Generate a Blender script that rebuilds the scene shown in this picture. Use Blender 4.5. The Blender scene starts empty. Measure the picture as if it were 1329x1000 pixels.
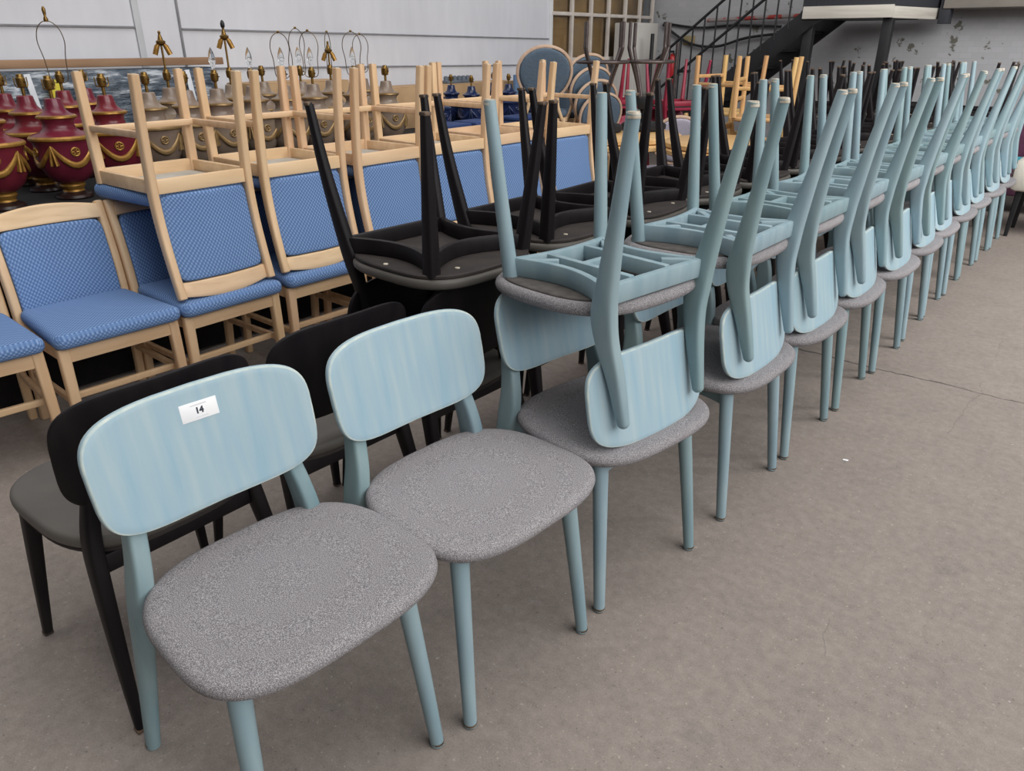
import bpy, bmesh, math, random
from mathutils import Vector, Matrix
random.seed(14)
PI = math.pi
SC = bpy.context.scene
COL = SC.collection

# ------------------------------------------------------------------ camera
FOC, PITCH, YAW, CAMZ = 964.97, 0.4315, 0.6864, 1.40
fwd = Vector((-math.sin(YAW)*math.cos(PITCH), math.cos(YAW)*math.cos(PITCH), -math.sin(PITCH)))
rgt = Vector((math.cos(YAW), math.sin(YAW), 0))
upv = rgt.cross(fwd)
cam = bpy.data.cameras.new('camera')
cam.sensor_width = 36.0
cam.sensor_fit = 'HORIZONTAL'
cam.lens = FOC*36/1329
cam.clip_start = 0.05
camo = bpy.data.objects.new('camera', cam)
COL.objects.link(camo)
camo.matrix_world = Matrix(((rgt.x, upv.x, -fwd.x, 0), (rgt.y, upv.y, -fwd.y, 0), (rgt.z, upv.z, -fwd.z, CAMZ), (0, 0, 0, 1)))
SC.camera = camo

# ------------------------------------------------------------------ daylight, added fill and exposure
W = bpy.data.worlds.new('world')
SC.world = W
W.use_nodes = True
bg = W.node_tree.nodes['Background']
bg.inputs[0].default_value = (0.93, 0.96, 1.0, 1)
bg.inputs[1].default_value = 0.055

def area(name, loc, target, sx, sy, power, col=(1, 1, 1)):
    l = bpy.data.lights.new(name, 'AREA')
    l.shape = 'RECTANGLE'; l.size = sx; l.size_y = sy; l.energy = power; l.color = col
    o = bpy.data.objects.new(name, l)
    COL.objects.link(o)
    o.location = loc
    o.rotation_euler = (Vector(target)-Vector(loc)).to_track_quat('-Z', 'Y').to_euler()
    return o
area('roof_skylight', (2.3, 2.0, 5.5), (-0.9, 2.4, 0), 6, 12, 480, (1.0, 0.99, 0.97))
area('roof_skylight', (-3.2, 1.5, 5.8), (-3.6, 2.5, 0), 2.5, 7, 90, (1.0, 0.99, 0.97))
area('side_light', (5.0, 1.8, 3.9), (-1.8, 2.2, .8), 11, 2.6, 232, (0.97, 0.985, 1.0))
area('side_light', (2.2, 5.2, 3.6), (-1.8, 9.8, 1.0), 3.5, 2.2, 170, (1.0, 0.99, 0.97))  # free-floating light added to brighten the far wall, no window behind it

SC.view_settings.view_transform = 'Standard'
SC.view_settings.look = 'None'
SC.view_settings.gamma = 1
SC.view_settings.use_curve_mapping = False
SC.view_settings.exposure = 0.0

# ------------------------------------------------------------------ materials
def S(r, g, b):
    f = lambda c: ((c/255+0.055)/1.055)**2.4 if c > 10 else c/255/12.92
    return (f(r), f(g), f(b), 1)

def newmat(name):
    m = bpy.data.materials.new(name)
    m.use_nodes = True
    nt = m.node_tree
    return m, nt, nt.nodes['Principled BSDF']

class NT:
    def __init__(s, nt): s.t = nt
    def n(s, typ, **kw):
        k = s.t.nodes.new(typ)
        for a, v in kw.items(): setattr(k, a, v)
        return k
    def l(s, a, b): s.t.links.new(a, b)
    def coord(s, scale=(1, 1, 1)):
        c = s.n('ShaderNodeTexCoord'); m = s.n('ShaderNodeMapping')
        s.l(c.outputs['Object'], m.inputs[0]); m.inputs['Scale'].default_value = scale
        return m.outputs[0]
    def noise(s, vec, scale, detail=3, rough=.5):
        k = s.n('ShaderNodeTexNoise'); s.l(vec, k.inputs['Vector'])
        k.inputs['Scale'].default_value = scale; k.inputs['Detail'].default_value = detail
        k.inputs['Roughness'].default_value = rough
        return k.outputs[0]
    def ramp(s, fac, stops):
        k = s.n('ShaderNodeValToRGB'); s.l(fac, k.inputs[0]); r = k.color_ramp
        while len(r.elements) < len(stops): r.elements.new(.5)
        for e, (p, c) in zip(r.elements, stops):
            e.position = p; e.color = c if len(c) == 4 else (*c, 1)
        return k.outputs[0]
    def mix(s, fac, a, b, mode='MIX'):
        k = s.n('ShaderNodeMix', data_type='RGBA', blend_type=mode)
        for i, v in ((0, fac), (6, a), (7, b)):
            if hasattr(v, 'is_linked') or hasattr(v, 'links'): s.l(v, k.inputs[i])
            elif i == 0: k.inputs[0].default_value = v
            else: k.inputs[i].default_value = v
        return k.outputs[2]
    def math(s, op, a, b=0.0):
        k = s.n('ShaderNodeMath', operation=op)
        for i, v in ((0, a), (1, b)):
            if hasattr(v, 'links'): s.l(v, k.inputs[i])
            else: k.inputs[i].default_value = v
        return k.outputs[0]
    def bump(s, h, strength, dist, bsdf):
        k = s.n('ShaderNodeBump'); s.l(h, k.inputs['Height'])
        k.inputs['Strength'].default_value = strength; k.inputs['Distance'].default_value = dist
        s.l(k.outputs[0], bsdf.inputs['Normal'])

def mat(name, c1, c2=None, rough=.5, metal=0, scale=20, stretch=(1, 1, 1), bump=0, rand=0, spec=.5, contrast=(.3, .7)):
    m, t, b = newmat(name); q = NT(t)
    c2 = c2 or c1
    v = q.coord(stretch)
    f = q.noise(v, scale, 4)
    col = q.ramp(f, [(contrast[0], c1), (contrast[1], c2)])
    if rand:
        oi = q.n('ShaderNodeObjectInfo')
        hs = q.n('ShaderNodeHueSaturation')
        q.l(col, hs.inputs['Color'])
        q.l(q.math('ADD', 1-rand/2, q.math('MULTIPLY', oi.outputs['Random'], rand)), hs.inputs['Value'])
        q.l(q.math('ADD', .5-rand*.06, q.math('MULTIPLY', oi.outputs['Random'], rand*.12)), hs.inputs['Hue'])
        col = hs.outputs[0]
    q.l(col, b.inputs['Base Color'])
    b.inputs['Roughness'].default_value = rough
    b.inputs['Metallic'].default_value = metal
    b.inputs['Specular IOR Level'].default_value = spec
    if bump: q.bump(f, bump, .002, b)
    return m

PAINT = mat('blue_paint', S(126, 152, 161), S(150, 171, 175), .5, scale=6, stretch=(3, 3, .5), rand=.24, bump=.15, spec=.4)
PANELP = mat('blue_panel_paint', S(151, 181, 196), S(172, 192, 198), .5, scale=11, stretch=(1, 3.2, .25), rand=.08, bump=.15, spec=.4)
WORN = mat('worn_edge', S(206, 214, 206), S(164, 186, 190), .6, scale=30)
BLACKP = mat('black_paint', S(20, 17, 20), S(33, 28, 30), .5, scale=8, stretch=(3, 3, .5), rand=.2, bump=.1, spec=.25)
BROWNP = mat('dark_board', S(38, 33, 32), S(60, 52, 49), .7, scale=12, bump=.2)
VINYL = mat('grey_vinyl', S(82, 78, 73), S(100, 95, 89), .5, scale=5)
BEECH = mat('beech_wood', S(212, 174, 134), S(233, 199, 161), .45, scale=7, stretch=(3, 3, .4), rand=.08, bump=.05)
BEECHY = mat('beech_wood_across', S(214, 177, 138), S(235, 202, 164), .45, scale=7, stretch=(3, .4, 3), rand=.08, bump=.05)
GLIDE = mat('pale_glide', S(218, 210, 194), S(160, 146, 126), .6, scale=60)
FOOT = mat('dirty_foot', S(120, 102, 82), S(66, 56, 48), .8, scale=60)
TIP = mat('worn_tip', S(120, 98, 80), S(40, 34, 32), .7, scale=25)
DUST = mat('dust_cover_cloth', S(72, 68, 66), S(92, 87, 83), .95, scale=40)
PALEB = mat('pale_board', S(196, 196, 190), S(176, 172, 164), .7, scale=8)
MAROON = mat('maroon_glaze', S(98, 28, 44), S(122, 42, 56), .28, scale=10, rand=.15)
TAUPE = mat('taupe_glaze', S(120, 104, 92), S(148, 130, 114), .32, scale=10, rand=.12)
NAVY = mat('navy_glaze', S(24, 34, 66), S(36, 48, 86), .25, scale=10, rand=.15)
GOLD = mat('gold_band', S(186, 142, 70), S(140, 100, 44), .38, metal=.55, scale=30)
ANTGOLD = mat('antique_gold_band', S(166, 136, 92), S(130, 104, 70), .4, metal=.5, scale=30)
BRASS = mat('brass', S(150, 118, 62), S(110, 84, 44), .35, metal=.8, scale=30)
WIRE = mat('harp_wire', S(96, 84, 68), S(120, 104, 82), .4, metal=.7, scale=30)
DARKW = mat('dark_turned_wood', S(34, 20, 20), S(50, 30, 28), .35, scale=12)
STEEL = mat('gunmetal_tube', S(72, 64, 64), S(92, 82, 80), .38, metal=.5, scale=20)
BLACKM = mat('black_metal', S(18, 19, 22), S(30, 31, 34), .5, scale=10)
CRIM = mat('crimson_paint', S(140, 34, 58), S(164, 52, 76), .45, scale=10, rand=.1)
CRIMF = mat('crimson_seat', S(136, 28, 56), S(156, 38, 68), .8, scale=60)
OAK = mat('honey_oak', S(200, 156, 100), S(220, 180, 126), .45, scale=8, stretch=(3, 3, .4), rand=.2)
OAKT = mat('oak_top', S(206, 164, 108), S(224, 184, 130), .35, scale=6, stretch=(.4, 3, 1))
TEALF = mat('steel_blue_fabric', S(78, 94, 110), S(94, 110, 126), .9, scale=80)
LILACF = mat('lilac_grey_fabric', S(160, 156, 172), S(176, 172, 186), .9, scale=80)
CARD = mat('cardboard', S(170, 138, 102), S(188, 156, 118), .9, scale=6)
TIMBER = mat('rough_timber', S(130, 98, 74), S(160, 128, 100), .85, scale=5, stretch=(3, .4, 3), bump=.3)
NAVYBOX = mat('navy_box', S(38, 58, 104), S(48, 70, 120), .7, scale=5)
BLUEB = mat('blue_board', S(84, 112, 146), S(96, 124, 158), .7, scale=5)
BLKCLOTH = mat('black_cloth', S(20, 19, 22), S(32, 30, 32), .95, scale=20)
WHITEP = mat('white_paint', S(214, 214, 216), S(226, 226, 228), .6, scale=3)
FRAMEP = mat('window_frame_paint', S(190, 180, 172), S(210, 202, 194), .6, scale=8)
CABP = mat('grey_cabinet_paint', S(186, 182, 176), S(196, 192, 186), .5, scale=4)
REDP = mat('red_paint', S(176, 28, 34), S(196, 44, 48), .35, scale=10)
PEELRED = mat('peeling_red_pipe', S(160, 58, 52), S(150, 140, 138), .7, scale=6, contrast=(.42, .48))
YEL = mat('yellow_plastic', S(206, 186, 36), S(220, 204, 60), .5, scale=10)
TANP = mat('tan_notice', S(176, 158, 120), S(150, 132, 96), .8, scale=60)
CREAM = mat('cream_upholstery', S(222, 216, 204), S(234, 228, 216), .7, scale=6)
PURPLE = mat('plum_upholstery', S(92, 52, 76), S(106, 62, 88), .8, scale=10)
TEAL = mat('teal_trim', S(70, 160, 176), S(84, 174, 190), .5, scale=10)
WHITEST = mat('sticker_paper', S(250, 250, 250), S(244, 244, 246), .5, scale=10)
INK = mat('sticker_ink', S(44, 50, 62), S(54, 60, 72), .6, scale=10)
FAINT = mat('faint_print', S(216, 216, 222), S(226, 226, 230), .6, scale=10)
CONC = mat('concrete_beam', S(150, 144, 136), S(132, 126, 120), .9, scale=4)
MESHD = mat('dark_mesh_sheet', S(44, 46, 52), S(60, 62, 68), .7, scale=120)
FASC = mat('white_fascia', S(214, 208, 198), S(188, 180, 168), .7, scale=4, stretch=(.5, .5, 6), contrast=(.4, .8))
BROWNB = mat('brown_boarding', S(158, 124, 80), S(118, 92, 58), .7, scale=2.5, contrast=(.35, .7))
PLASTICW = mat('white_strap', S(206, 210, 216), S(220, 222, 228), .5, scale=10)
GREYP = mat('grey_plastic', S(84, 92, 102), S(100, 108, 118), .6, scale=10)

def mk_heather():
    m, t, b = newmat('grey_heather_fabric'); q = NT(t)
    v = q.coord()
    f1 = q.noise(v, 560, 2, .6); f2 = q.noise(v, 9, 3)
    c = q.ramp(f1, [(.36, S(94, 92, 97)), (.5, S(137, 134, 138)), (.64, S(190, 186, 187))])
    c = q.mix(q.math('MULTIPLY', f2, .35), c, S(138, 131, 128))
    oi = q.n('ShaderNodeObjectInfo'); hs = q.n('ShaderNodeHueSaturation'); q.l(c, hs.inputs['Color'])
    q.l(q.math('ADD', .93, q.math('MULTIPLY', oi.outputs['Random'], .14)), hs.inputs['Value'])
    q.l(hs.outputs[0], b.inputs['Base Color'])
    b.inputs['Roughness'].default_value = .95
    b.inputs['Specular IOR Level'].default_value = .15
    q.bump(f1, .5, .0015, b)
    return m
HEATHER = mk_heather()

def mk_bluefab():
    m, t, b = newmat('blue_dotted_weave'); q = NT(t)
    sx = q.n('ShaderNodeSeparateXYZ'); q.l(q.coord(), sx.inputs[0])
    k = 2*PI/.0155
    u = q.math('MULTIPLY', sx.outputs[1], k)
    w = q.math('MULTIPLY', q.math('ADD', sx.outputs[0], sx.outputs[2]), k)
    d = q.math('MULTIPLY', q.math('SINE', u), q.math('SINE', w))
    d = q.math('ADD', q.math('MULTIPLY', d, .5), .5)
    c = q.ramp(d, [(.15, S(84, 112, 158)), (.5, S(102, 132, 178)), (.88, S(142, 168, 207))])
    f2 = q.noise(q.coord(), 5, 3)
    c = q.mix(q.math('MULTIPLY', f2, .3), c, S(94, 124, 170))
    q.l(c, b.inputs['Base Color'])
    b.inputs['Roughness'].default_value = .9
    b.inputs['Specular IOR Level'].default_value = .2
    q.bump(d, .3, .002, b)
    return m
BLUEF = mk_bluefab()

def mk_floor():
    m, t, b = newmat('worn_concrete'); q = NT(t)
    v = q.coord()
    big = q.noise(v, .9, 5, .6); mid = q.noise(v, 5, 6, .6); fine = q.noise(v, 260, 4, .75)
    c = q.ramp(big, [(.3, S(135, 124, 118)), (.7, S(153, 141, 134))])
    c = q.mix(.42, c, q.ramp(mid, [(.3, S(118, 110, 106)), (.72, S(165, 153, 144))]))
    c = q.mix(.34, c, q.ramp(fine, [(.3, S(84, 78, 74)), (.7, S(198, 186, 176))]))
    md2 = q.noise(v, 32, 6, .7)
    c = q.mix(.30, c, q.ramp(md2, [(.3, S(104, 96, 92)), (.7, S(176, 164, 155))]))
    gr = q.noise(v, 95, 2, .5)
    c = q.mix(q.math('MULTIPLY', q.ramp(gr, [(.66, (0, 0, 0)), (.72, (1, 1, 1))]), .45), c, S(196, 186, 174))
    c = q.mix(q.math('MULTIPLY', q.ramp(gr, [(.27, (1, 1, 1)), (.33, (0, 0, 0))]), .45), c, S(84, 78, 74))
    # pale scuffs
    sc = q.noise(q.coord((1, .6, 1)), 2.2, 8, .75)
    c = q.mix(q.math('MULTIPLY', q.ramp(sc, [(.64, (0, 0, 0)), (.72, (1, 1, 1))]), .35), c, S(184, 182, 180))
    # dark oily spots
    dk = q.noise(q.coord((1.2, 1, 1)), 3.1, 5, .6)
    c = q.mix(q.math('MULTIPLY', q.ramp(dk, [(.62, (0, 0, 0)), (.74, (1, 1, 1))]), .35), c, S(92, 90, 90))
    # white paint specks
    vo = q.n('ShaderNodeTexVoronoi'); q.l(v, vo.inputs['Vector']); vo.inputs['Scale'].default_value = 9
    sp = q.ramp(vo.outputs['Distance'], [(.018, (1, 1, 1)), (.03, (0, 0, 0))])
    c = q.mix(q.math('MULTIPLY', sp, .6), c, S(206, 202, 196))
    # cracks
    xyz = q.n('ShaderNodeSeparateXYZ'); q.l(v, xyz.inputs[0])
    w1 = q.noise(v, 3.5, 6, .65)
    d1 = q.math('ABSOLUTE', q.math('SUBTRACT', q.math('SUBTRACT', xyz.outputs[1], 3.60), q.math('MULTIPLY', q.math('SUBTRACT', w1, .5), .10)))
    k1 = q.math('LESS_THAN', d1, q.math('MULTIPLY', q.noise(v, 14, 3), .011))
    w2 = q.noise(v, 2.6, 6, .6)
    d2 = q.math('ABSOLUTE', q.math('SUBTRACT', q.math('SUBTRACT', xyz.outputs[0], -.30), q.math('MULTIPLY', q.math('SUBTRACT', w2, .5), .16)))
    k2 = q.math('MULTIPLY', q.math('LESS_THAN', d2, .0022), q.math('GREATER_THAN', q.noise(v, 1.1, 1), .5))
    c = q.mix(q.math('MULTIPLY', k2, .25), c, S(84, 80, 78))
    c = q.mix(q.math('MULTIPLY', k1, .75), c, S(66, 60, 58))
    q.l(c, b.inputs['Base Color'])
    b.inputs['Roughness'].default_value = .72
    b.inputs['Specular IOR Level'].default_value = .3
    q.bump(q.math('ADD', q.math('MULTIPLY', fine, .6), mid), .10, .004, b)
    return m
FLOORM = mk_floor()

def mk_brick():
    m, t, b = newmat('whitewashed_brick'); q = NT(t)
    c0 = q.n('ShaderNodeTexCoord'); mp = q.n('ShaderNodeMapping'); q.l(c0.outputs['Object'], mp.inputs[0])
    mp.inputs['Rotation'].default_value = (PI/2, 0, 0)
    br = q.n('ShaderNodeTexBrick'); q.l(mp.outputs[0], br.inputs['Vector'])
    br.inputs['Scale'].default_value = 4.4; br.inputs['Mortar Size'].default_value = .012
    br.inputs['Color1'].default_value = S(186, 186, 190); br.inputs['Color2'].default_value = S(178, 179, 183); br.inputs['Mortar'].default_value = S(176, 176, 180)
    v = q.coord()
    n1 = q.noise(v, 5.5, 7, .62)
    pe = q.ramp(n1, [(.61, (0, 0, 0)), (.63, (1, 1, 1))])
    c = q.mix(pe, br.outputs[0], S(92, 90, 76))
    n2 = q.noise(v, 1.2, 4)
    c = q.mix(q.math('MULTIPLY', n2, .4), c, S(150, 148, 146))
    q.l(c, b.inputs['Base Color']); b.inputs['Roughness'].default_value = .85
    q.bump(br.outputs['Fac'], .12, .003, b)
    return m
BRICK = mk_brick()

def mk_sheet():
    m, t, b = newmat('white_cladding'); q = NT(t)
    v = q.coord()
    n1 = q.noise(v, 1.3, 5); n2 = q.noise(q.coord((1, 1, .2)), 14, 5)
    c = q.ramp(n1, [(.3, S(200, 200, 206)), (.7, S(214, 214, 220))])
    c = q.mix(.25, c, q.ramp(n2, [(.3, S(196, 197, 202)), (.7, S(220, 220, 224))]))
    vo = q.n('ShaderNodeTexVoronoi'); q.l(v, vo.inputs['Vector']); vo.inputs['Scale'].default_value = 3.2
    sp = q.ramp(vo.outputs['Distance'], [(.02, (1, 1, 1)), (.035, (0, 0, 0))])
    c = q.mix(q.math('MULTIPLY', sp, .35), c, S(120, 104, 96))
    q.l(c, b.inputs['Base Color']); b.inputs['Roughness'].default_value = .6
    return m
SHEET = mk_sheet()

def mk_wrap():
    m, t, b = newmat('crinkled_plastic_wrap'); q = NT(t)
    n = q.noise(q.coord((1, .35, 2.2)), 11, 5, .62)
    c = q.ramp(n, [(.42, S(62, 72, 84)), (.52, S(92, 102, 114)), (.62, S(186, 192, 200))])  # pale streaks paint the glare on the dark plastic into its colour
    q.l(c, b.inputs['Base Color']); b.inputs['Roughness'].default_value = .22
    q.bump(n, 1.0, .03, b)
    return m
WRAP = mk_wrap()

def mk_glass():
    m, t, b = newmat('clear_glass')
    b.inputs['Base Color'].default_value = (.95, .97, .97, 1)
    b.inputs['Roughness'].default_value = .03
    b.inputs['Transmission Weight'].default_value = 1
    b.inputs['IOR'].default_value = 1.25
    return m
GLASS = mk_glass()

# ------------------------------------------------------------------ mesh helpers
class MB:
    def __init__(s): s.v = []; s.f = []; s.m = []
    def add(s, vs, fs, mi=0):
        o = len(s.v); s.v += [tuple(v) for v in vs]
        for f in fs: s.f.append(tuple(i+o for i in f)); s.m.append(mi)
    def box(s, c, size, rot=None, bev=.004, mi=0):
        hx, hy, hz = (d/2 for d in size); b = min(bev, hx*.9, hy*.9, hz*.9)
        R = rot or Matrix.Identity(3)
        bm = bmesh.new(); bmesh.ops.create_cube(bm, size=1)
        for v in bm.verts: v.co = Vector((v.co.x*size[0], v.co.y*size[1], v.co.z*size[2]))
        if bev > 0: bmesh.ops.bevel(bm, geom=bm.edges[:], offset=b, segments=2, profile=.5, affect='EDGES')
        bm.verts.index_update()
        s.add([R @ v.co + Vector(c) for v in bm.verts], [[v.index for v in f.verts] for f in bm.faces], mi)
        bm.free()
        return s
    def rings(s, rings, closed=True, cap0=True, cap1=True, mi=0):
        n = len(rings[0]); vs = [p for r in rings for p in r]; fs = []
        for i in range(len(rings)-1):
            for j in range(n if closed else n-1):
                a = i*n+j; b = i*n+(j+1) % n
                fs.append((a, b, b+n, a+n))
        if cap0: fs.append(tuple(range(n-1, -1, -1)))
        if cap1: fs.append(tuple(range((len(rings)-1)*n, len(rings)*n)))
        s.add(vs, fs, mi)
    def sweep(s, path, ab, ref=(0, 1, 0), n=2.0, seg=14, dome0=0, dome1=0, mi=0, closed=False):
        P = [Vector(p) for p in path]; L = len(P)
        if not isinstance(ab, list): ab = [ab]*L
        ref = Vector(ref); T = []
        for i in range(L):
            a = P[(i-1) % L] if closed else P[max(i-1, 0)]; b = P[(i+1) % L] if closed else P[min(i+1, L-1)]
            T.append((b-a).normalized())
        def ring(p, t, a, b, n):
            e1 = (ref-ref.dot(t)*t).normalized(); e2 = t.cross(e1); out = []
            for k in range(seg):
                th = 2*PI*k/seg; c = math.cos(th); d = math.sin(th)
                x = math.copysign(abs(c)**(2/n), c)*a; y = math.copysign(abs(d)**(2/n), d)*b
                out.append(p+e1*x+e2*y)
            return out
        nn = n if isinstance(n, list) else [n]*L
        R = []
        if dome0:
            for k in (.15, .5, .8): R.append(ring(P[0]-T[0]*dome0*(1-k), T[0], ab[0][0]*math.sqrt(1-(1-k)**2), ab[0][1]*math.sqrt(1-(1-k)**2), nn[0]))
        for p, t, (a, b), n_ in zip(P, T, ab, nn): R.append(ring(p, t, a, b, n_))
        if dome1:
            for k in (.2, .5, .85): R.append(ring(P[-1]+T[-1]*dome1*k, T[-1], ab[-1][0]*math.sqrt(1-k*k), ab[-1][1]*math.sqrt(1-k*k), nn[-1]))
        if closed:
            R.append(R[0]); s.rings(R, True, False, False, mi)
        else: s.rings(R, True, True, True, mi)
        return s
    def tube(s, path, r, seg=10, mi=0, ref=None):
        P = [Vector(p) for p in path]; d = (P[-1]-P[0])
        if ref is None:
            ref = (0, 0, 1) if abs(d.normalized().z if d.length > 0 else 0) < .7 else (1, 0, 0)
        return s.sweep(P, (r, r), ref, 2.0, seg, mi=mi)
    def lathe(s, prof, c=(0, 0, 0), seg=32, mi=0, cap=True):
        c = Vector(c)
        R = [[c+Vector((r*math.cos(2*PI*k/seg), r*math.sin(2*PI*k/seg), z)) for k in range(seg)] for r, z in prof]
        s.rings(R, True, cap, cap, mi); return s
    def slab(s, outline, th, bev, fmap, mi=0, edge_mi=None, steps=3, conc=(.85, .6, .3)):
        n = len(outline); O = [Vector((u, v)) for u, v in outline]
        cen = sum(O, Vector((0, 0)))/n; N = []
        for i in range(n):
            t = (O[(i+1) % n]-O[i-1]).normalized(); N.append(Vector((t.y, -t.x)))
        if sum(N[i].dot(O[i]-cen) for i in range(n)) < 0: N = [-x for x in N]
        R = []
        def ring(inset, w, k=1): return [fmap(*(cen+(O[i]-N[i]*inset-cen)*k), w) for i in range(n)]
        prof = []
        for j in range(steps+1):
            a = PI/2*j/steps; prof.append((bev*(1-math.sin(a)), -th/2+bev*(1-math.cos(a))))
        prof2 = [(i, -w) for i, w in reversed(prof)]
        for k in reversed(conc): R.append(ring(bev, -th/2, k))
        e0 = len(R)
        for i, w in prof+prof2: R.append(ring(i, w))
        e1 = len(R)
        for k in conc: R.append(ring(bev, th/2, k))
        vs = [p for r in R for p in r]
        c0 = len(vs); vs.append(fmap(cen.x, cen.y, -th/2)); vs.append(fmap(cen.x, cen.y, th/2))
        fa, fb = [], []
        for i in range(len(R)-1):
            for j in range(n):
                a = i*n+j; b = i*n+(j+1) % n
                (fb if e0 <= i < e1-1 and i != e0+steps else fa).append((a, b, b+n, a+n))
        for j in range(n):
            fa.append((c0, (j+1) % n, j)); l = (len(R)-1)*n; fa.append((c0+1, l+j, l+(j+1) % n))
        o = len(s.v); s.v += [tuple(v) for v in vs]
        for f in fa: s.f.append(tuple(i+o for i in f)); s.m.append(mi)
        for f in fb: s.f.append(tuple(i+o for i in f)); s.m.append(mi if edge_mi is None else edge_mi)
        return s
    def build(s, name, mats, parent=None, angle=38):
        me = bpy.data.meshes.new(name)
        me.from_pydata(s.v, [], s.f)
        for m in (mats if isinstance(mats, (list, tuple)) else [mats]): me.materials.append(m)
        me.polygons.foreach_set('material_index', s.m)
        bm = bmesh.new(); bm.from_mesh(me); bmesh.ops.recalc_face_normals(bm, faces=bm.faces); bm.to_mesh(me); bm.free()
        me.polygons.foreach_set('use_smooth', [True]*len(me.polygons))
        me.set_sharp_from_angle(angle=math.radians(angle))
        o = bpy.data.objects.new(name, me); COL.objects.link(o)
        if parent is not None: o.parent = parent
        return o

def cr(pts, sub=5):                      # smooth path through points (any tuple length)
    out = []; L = len(pts)
    for i in range(L-1):
        p0, p1, p2, p3 = pts[max(i-1, 0)], pts[i], pts[i+1], pts[min(i+2, L-1)]
        for k in range(sub):
            t = k/sub
            out.append(tuple(.5*((2*b)+(-a+c)*t+(2*a-5*b+4*c-d)*t*t+(-a+3*b-3*c+d)*t**3) for a, b, c, d in zip(p0, p1, p2, p3)))
    out.append(tuple(pts[-1])); return out

def superell(a, b, n, N=56, cx=0, cy=0):
    o = []
    for k in range(N):
        t = 2*PI*k/N; c = math.cos(t); d = math.sin(t)
        o.append((cx+math.copysign(abs(c)**(2/n), c)*a, cy+math.copysign(abs(d)**(2/n), d)*b))
    return o

def empty(name, loc=(0, 0, 0), rz=0):
    o = bpy.data.objects.new(name, None); COL.objects.link(o)
    o.empty_display_size = .05
    o.location = loc; o.rotation_euler = (0, 0, rz); return o
def tag(o, label, cat, group=None):
    o['label'] = label; o['category'] = cat
    if group: o['group'] = group
    return o
def part_label(o, s): o['label'] = s; return o
def struct(o): o['kind'] = 'structure'; return o
def kids(o): return [c for c in ALL if c.parent == o]
def dup(root):
    def rec(o, p):
        c = o.copy(); COL.objects.link(c); c.parent = p
        for k in list(o.children): rec(k, c)
        return c
    return rec(root, None)
ORD = ['first', 'second', 'third', 'fourth', 'fifth', 'sixth', 'seventh', 'eighth', 'ninth', 'tenth', 'eleventh', 'twelfth', 'thirteenth', 'fourteenth']

# ================================================================== SETTING
struct(MB().box((-1, 5, -.05), (14, 14, .1), bev=0).build('floor', FLOORM))
WX = -5.5
wl = MB().box((WX-.06, 2.7, 2.1), (.1, 9.4, 4.2), bev=0)
wl.build('wall_left', SHEET)['kind'] = 'structure'
# upstand of wall under and above the window
struct(MB().box((WX-.06, 8.6, .60), (.1, 2.4, 1.20), bev=0).box((WX-.06, 8.6, 3.1), (.1, 2.4, 2.2), bev=0).build('wall_left_end', SHEET))
struct(MB().box((-1, 9.86, 2.1), (9.2, .1, 4.2), bev=0).build('wall_back', BRICK))
def strip(p0, p1, w, d, name, m):
    p0, p1 = Vector(p0), Vector(p1); t = (p1-p0); L = t.length; t.normalize()
    R = Matrix((t, Vector((1, 0, 0)).cross(t) if abs(t.x) < .9 else Vector((0, 1, 0)), Vector((1, 0, 0)))).transposed()
    return struct(MB().box((p0+p1)/2, (L, w, d), R, bev=.001).build(name, m))
SEAM = mat('seam_line', S(120, 120, 124), S(140, 140, 144), .7, scale=10)  # grey of the joints between the cladding panels
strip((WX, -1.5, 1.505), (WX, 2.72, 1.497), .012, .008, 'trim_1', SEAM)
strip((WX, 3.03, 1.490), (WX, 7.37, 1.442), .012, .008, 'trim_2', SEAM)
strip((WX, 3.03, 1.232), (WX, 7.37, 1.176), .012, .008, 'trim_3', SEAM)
strip((WX, 2.72, 0), (WX, 2.72, 4.2), .045, .012, 'trim_4', mat('grey_cover_strip', S(186, 188, 192), S(196, 198, 202), .6, scale=5))
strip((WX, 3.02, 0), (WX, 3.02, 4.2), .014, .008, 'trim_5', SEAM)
strip((WX, 7.39, 0), (WX, 7.39, 4.2), .05, .03, 'trim_6', WHITEP)
# window: boarded, pale bars
w = empty('window_1', (WX, 8.4, 1.2)); struct(w)
fr = MB()
for y in (7.78, 8.17, 8.55, 8.93, 9.28, 9.60): fr.box((.01, y-8.4, .5), (.045, .036, 1.05), bev=.006)
fr.box((.012, .1, 0), (.07, 2.2, .09), bev=.006).box((.005, .1, .50), (.04, 2.2, .038), bev=.006).box((.01, .1, 1.02), (.05, 2.2, .06), bev=.006)
fr.build('window_frame', FRAMEP, w)
MB().box((-.022, .1, .5), (.006, 2.15, 1.0), bev=0).build('pane', GLASS, w)
MB().box((-.075, -.3, .5), (.02, 1.38, 1.0), bev=.001).box((-.11, .75, .5), (.02, .8, 1.0), bev=.001).build('boarding', BROWNB, w)
# concrete beam
struct(MB().box((-.2, 9.62, 1.87), (3.6, .4, .3), bev=.01).build('trim_7', CONC))

# ================================================================== LIGHT BLUE CHAIR
def back_panel(zlo, zhi, hw, n_exp, xlo, xhi, curve, th, taper=0):
    hh = (zhi-zlo)/2; zc = (zhi+zlo)/2
    out = superell(hw, hh, n_exp, 64)
    def fm(u, v, w_):
        u2 = u*(1-taper*(hh-v)/(2*hh))
        k = (v+hh)/(2*hh); x = xlo+(xhi-xlo)*k+curve*(u2/hw)**2
        sl = 2*curve*u2/hw/hw
        return Vector((x+w_, u2-w_*sl*.9, zc+v+w_*(xlo-xhi)/(2*hh)*-1*0))
    return out, fm

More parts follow.
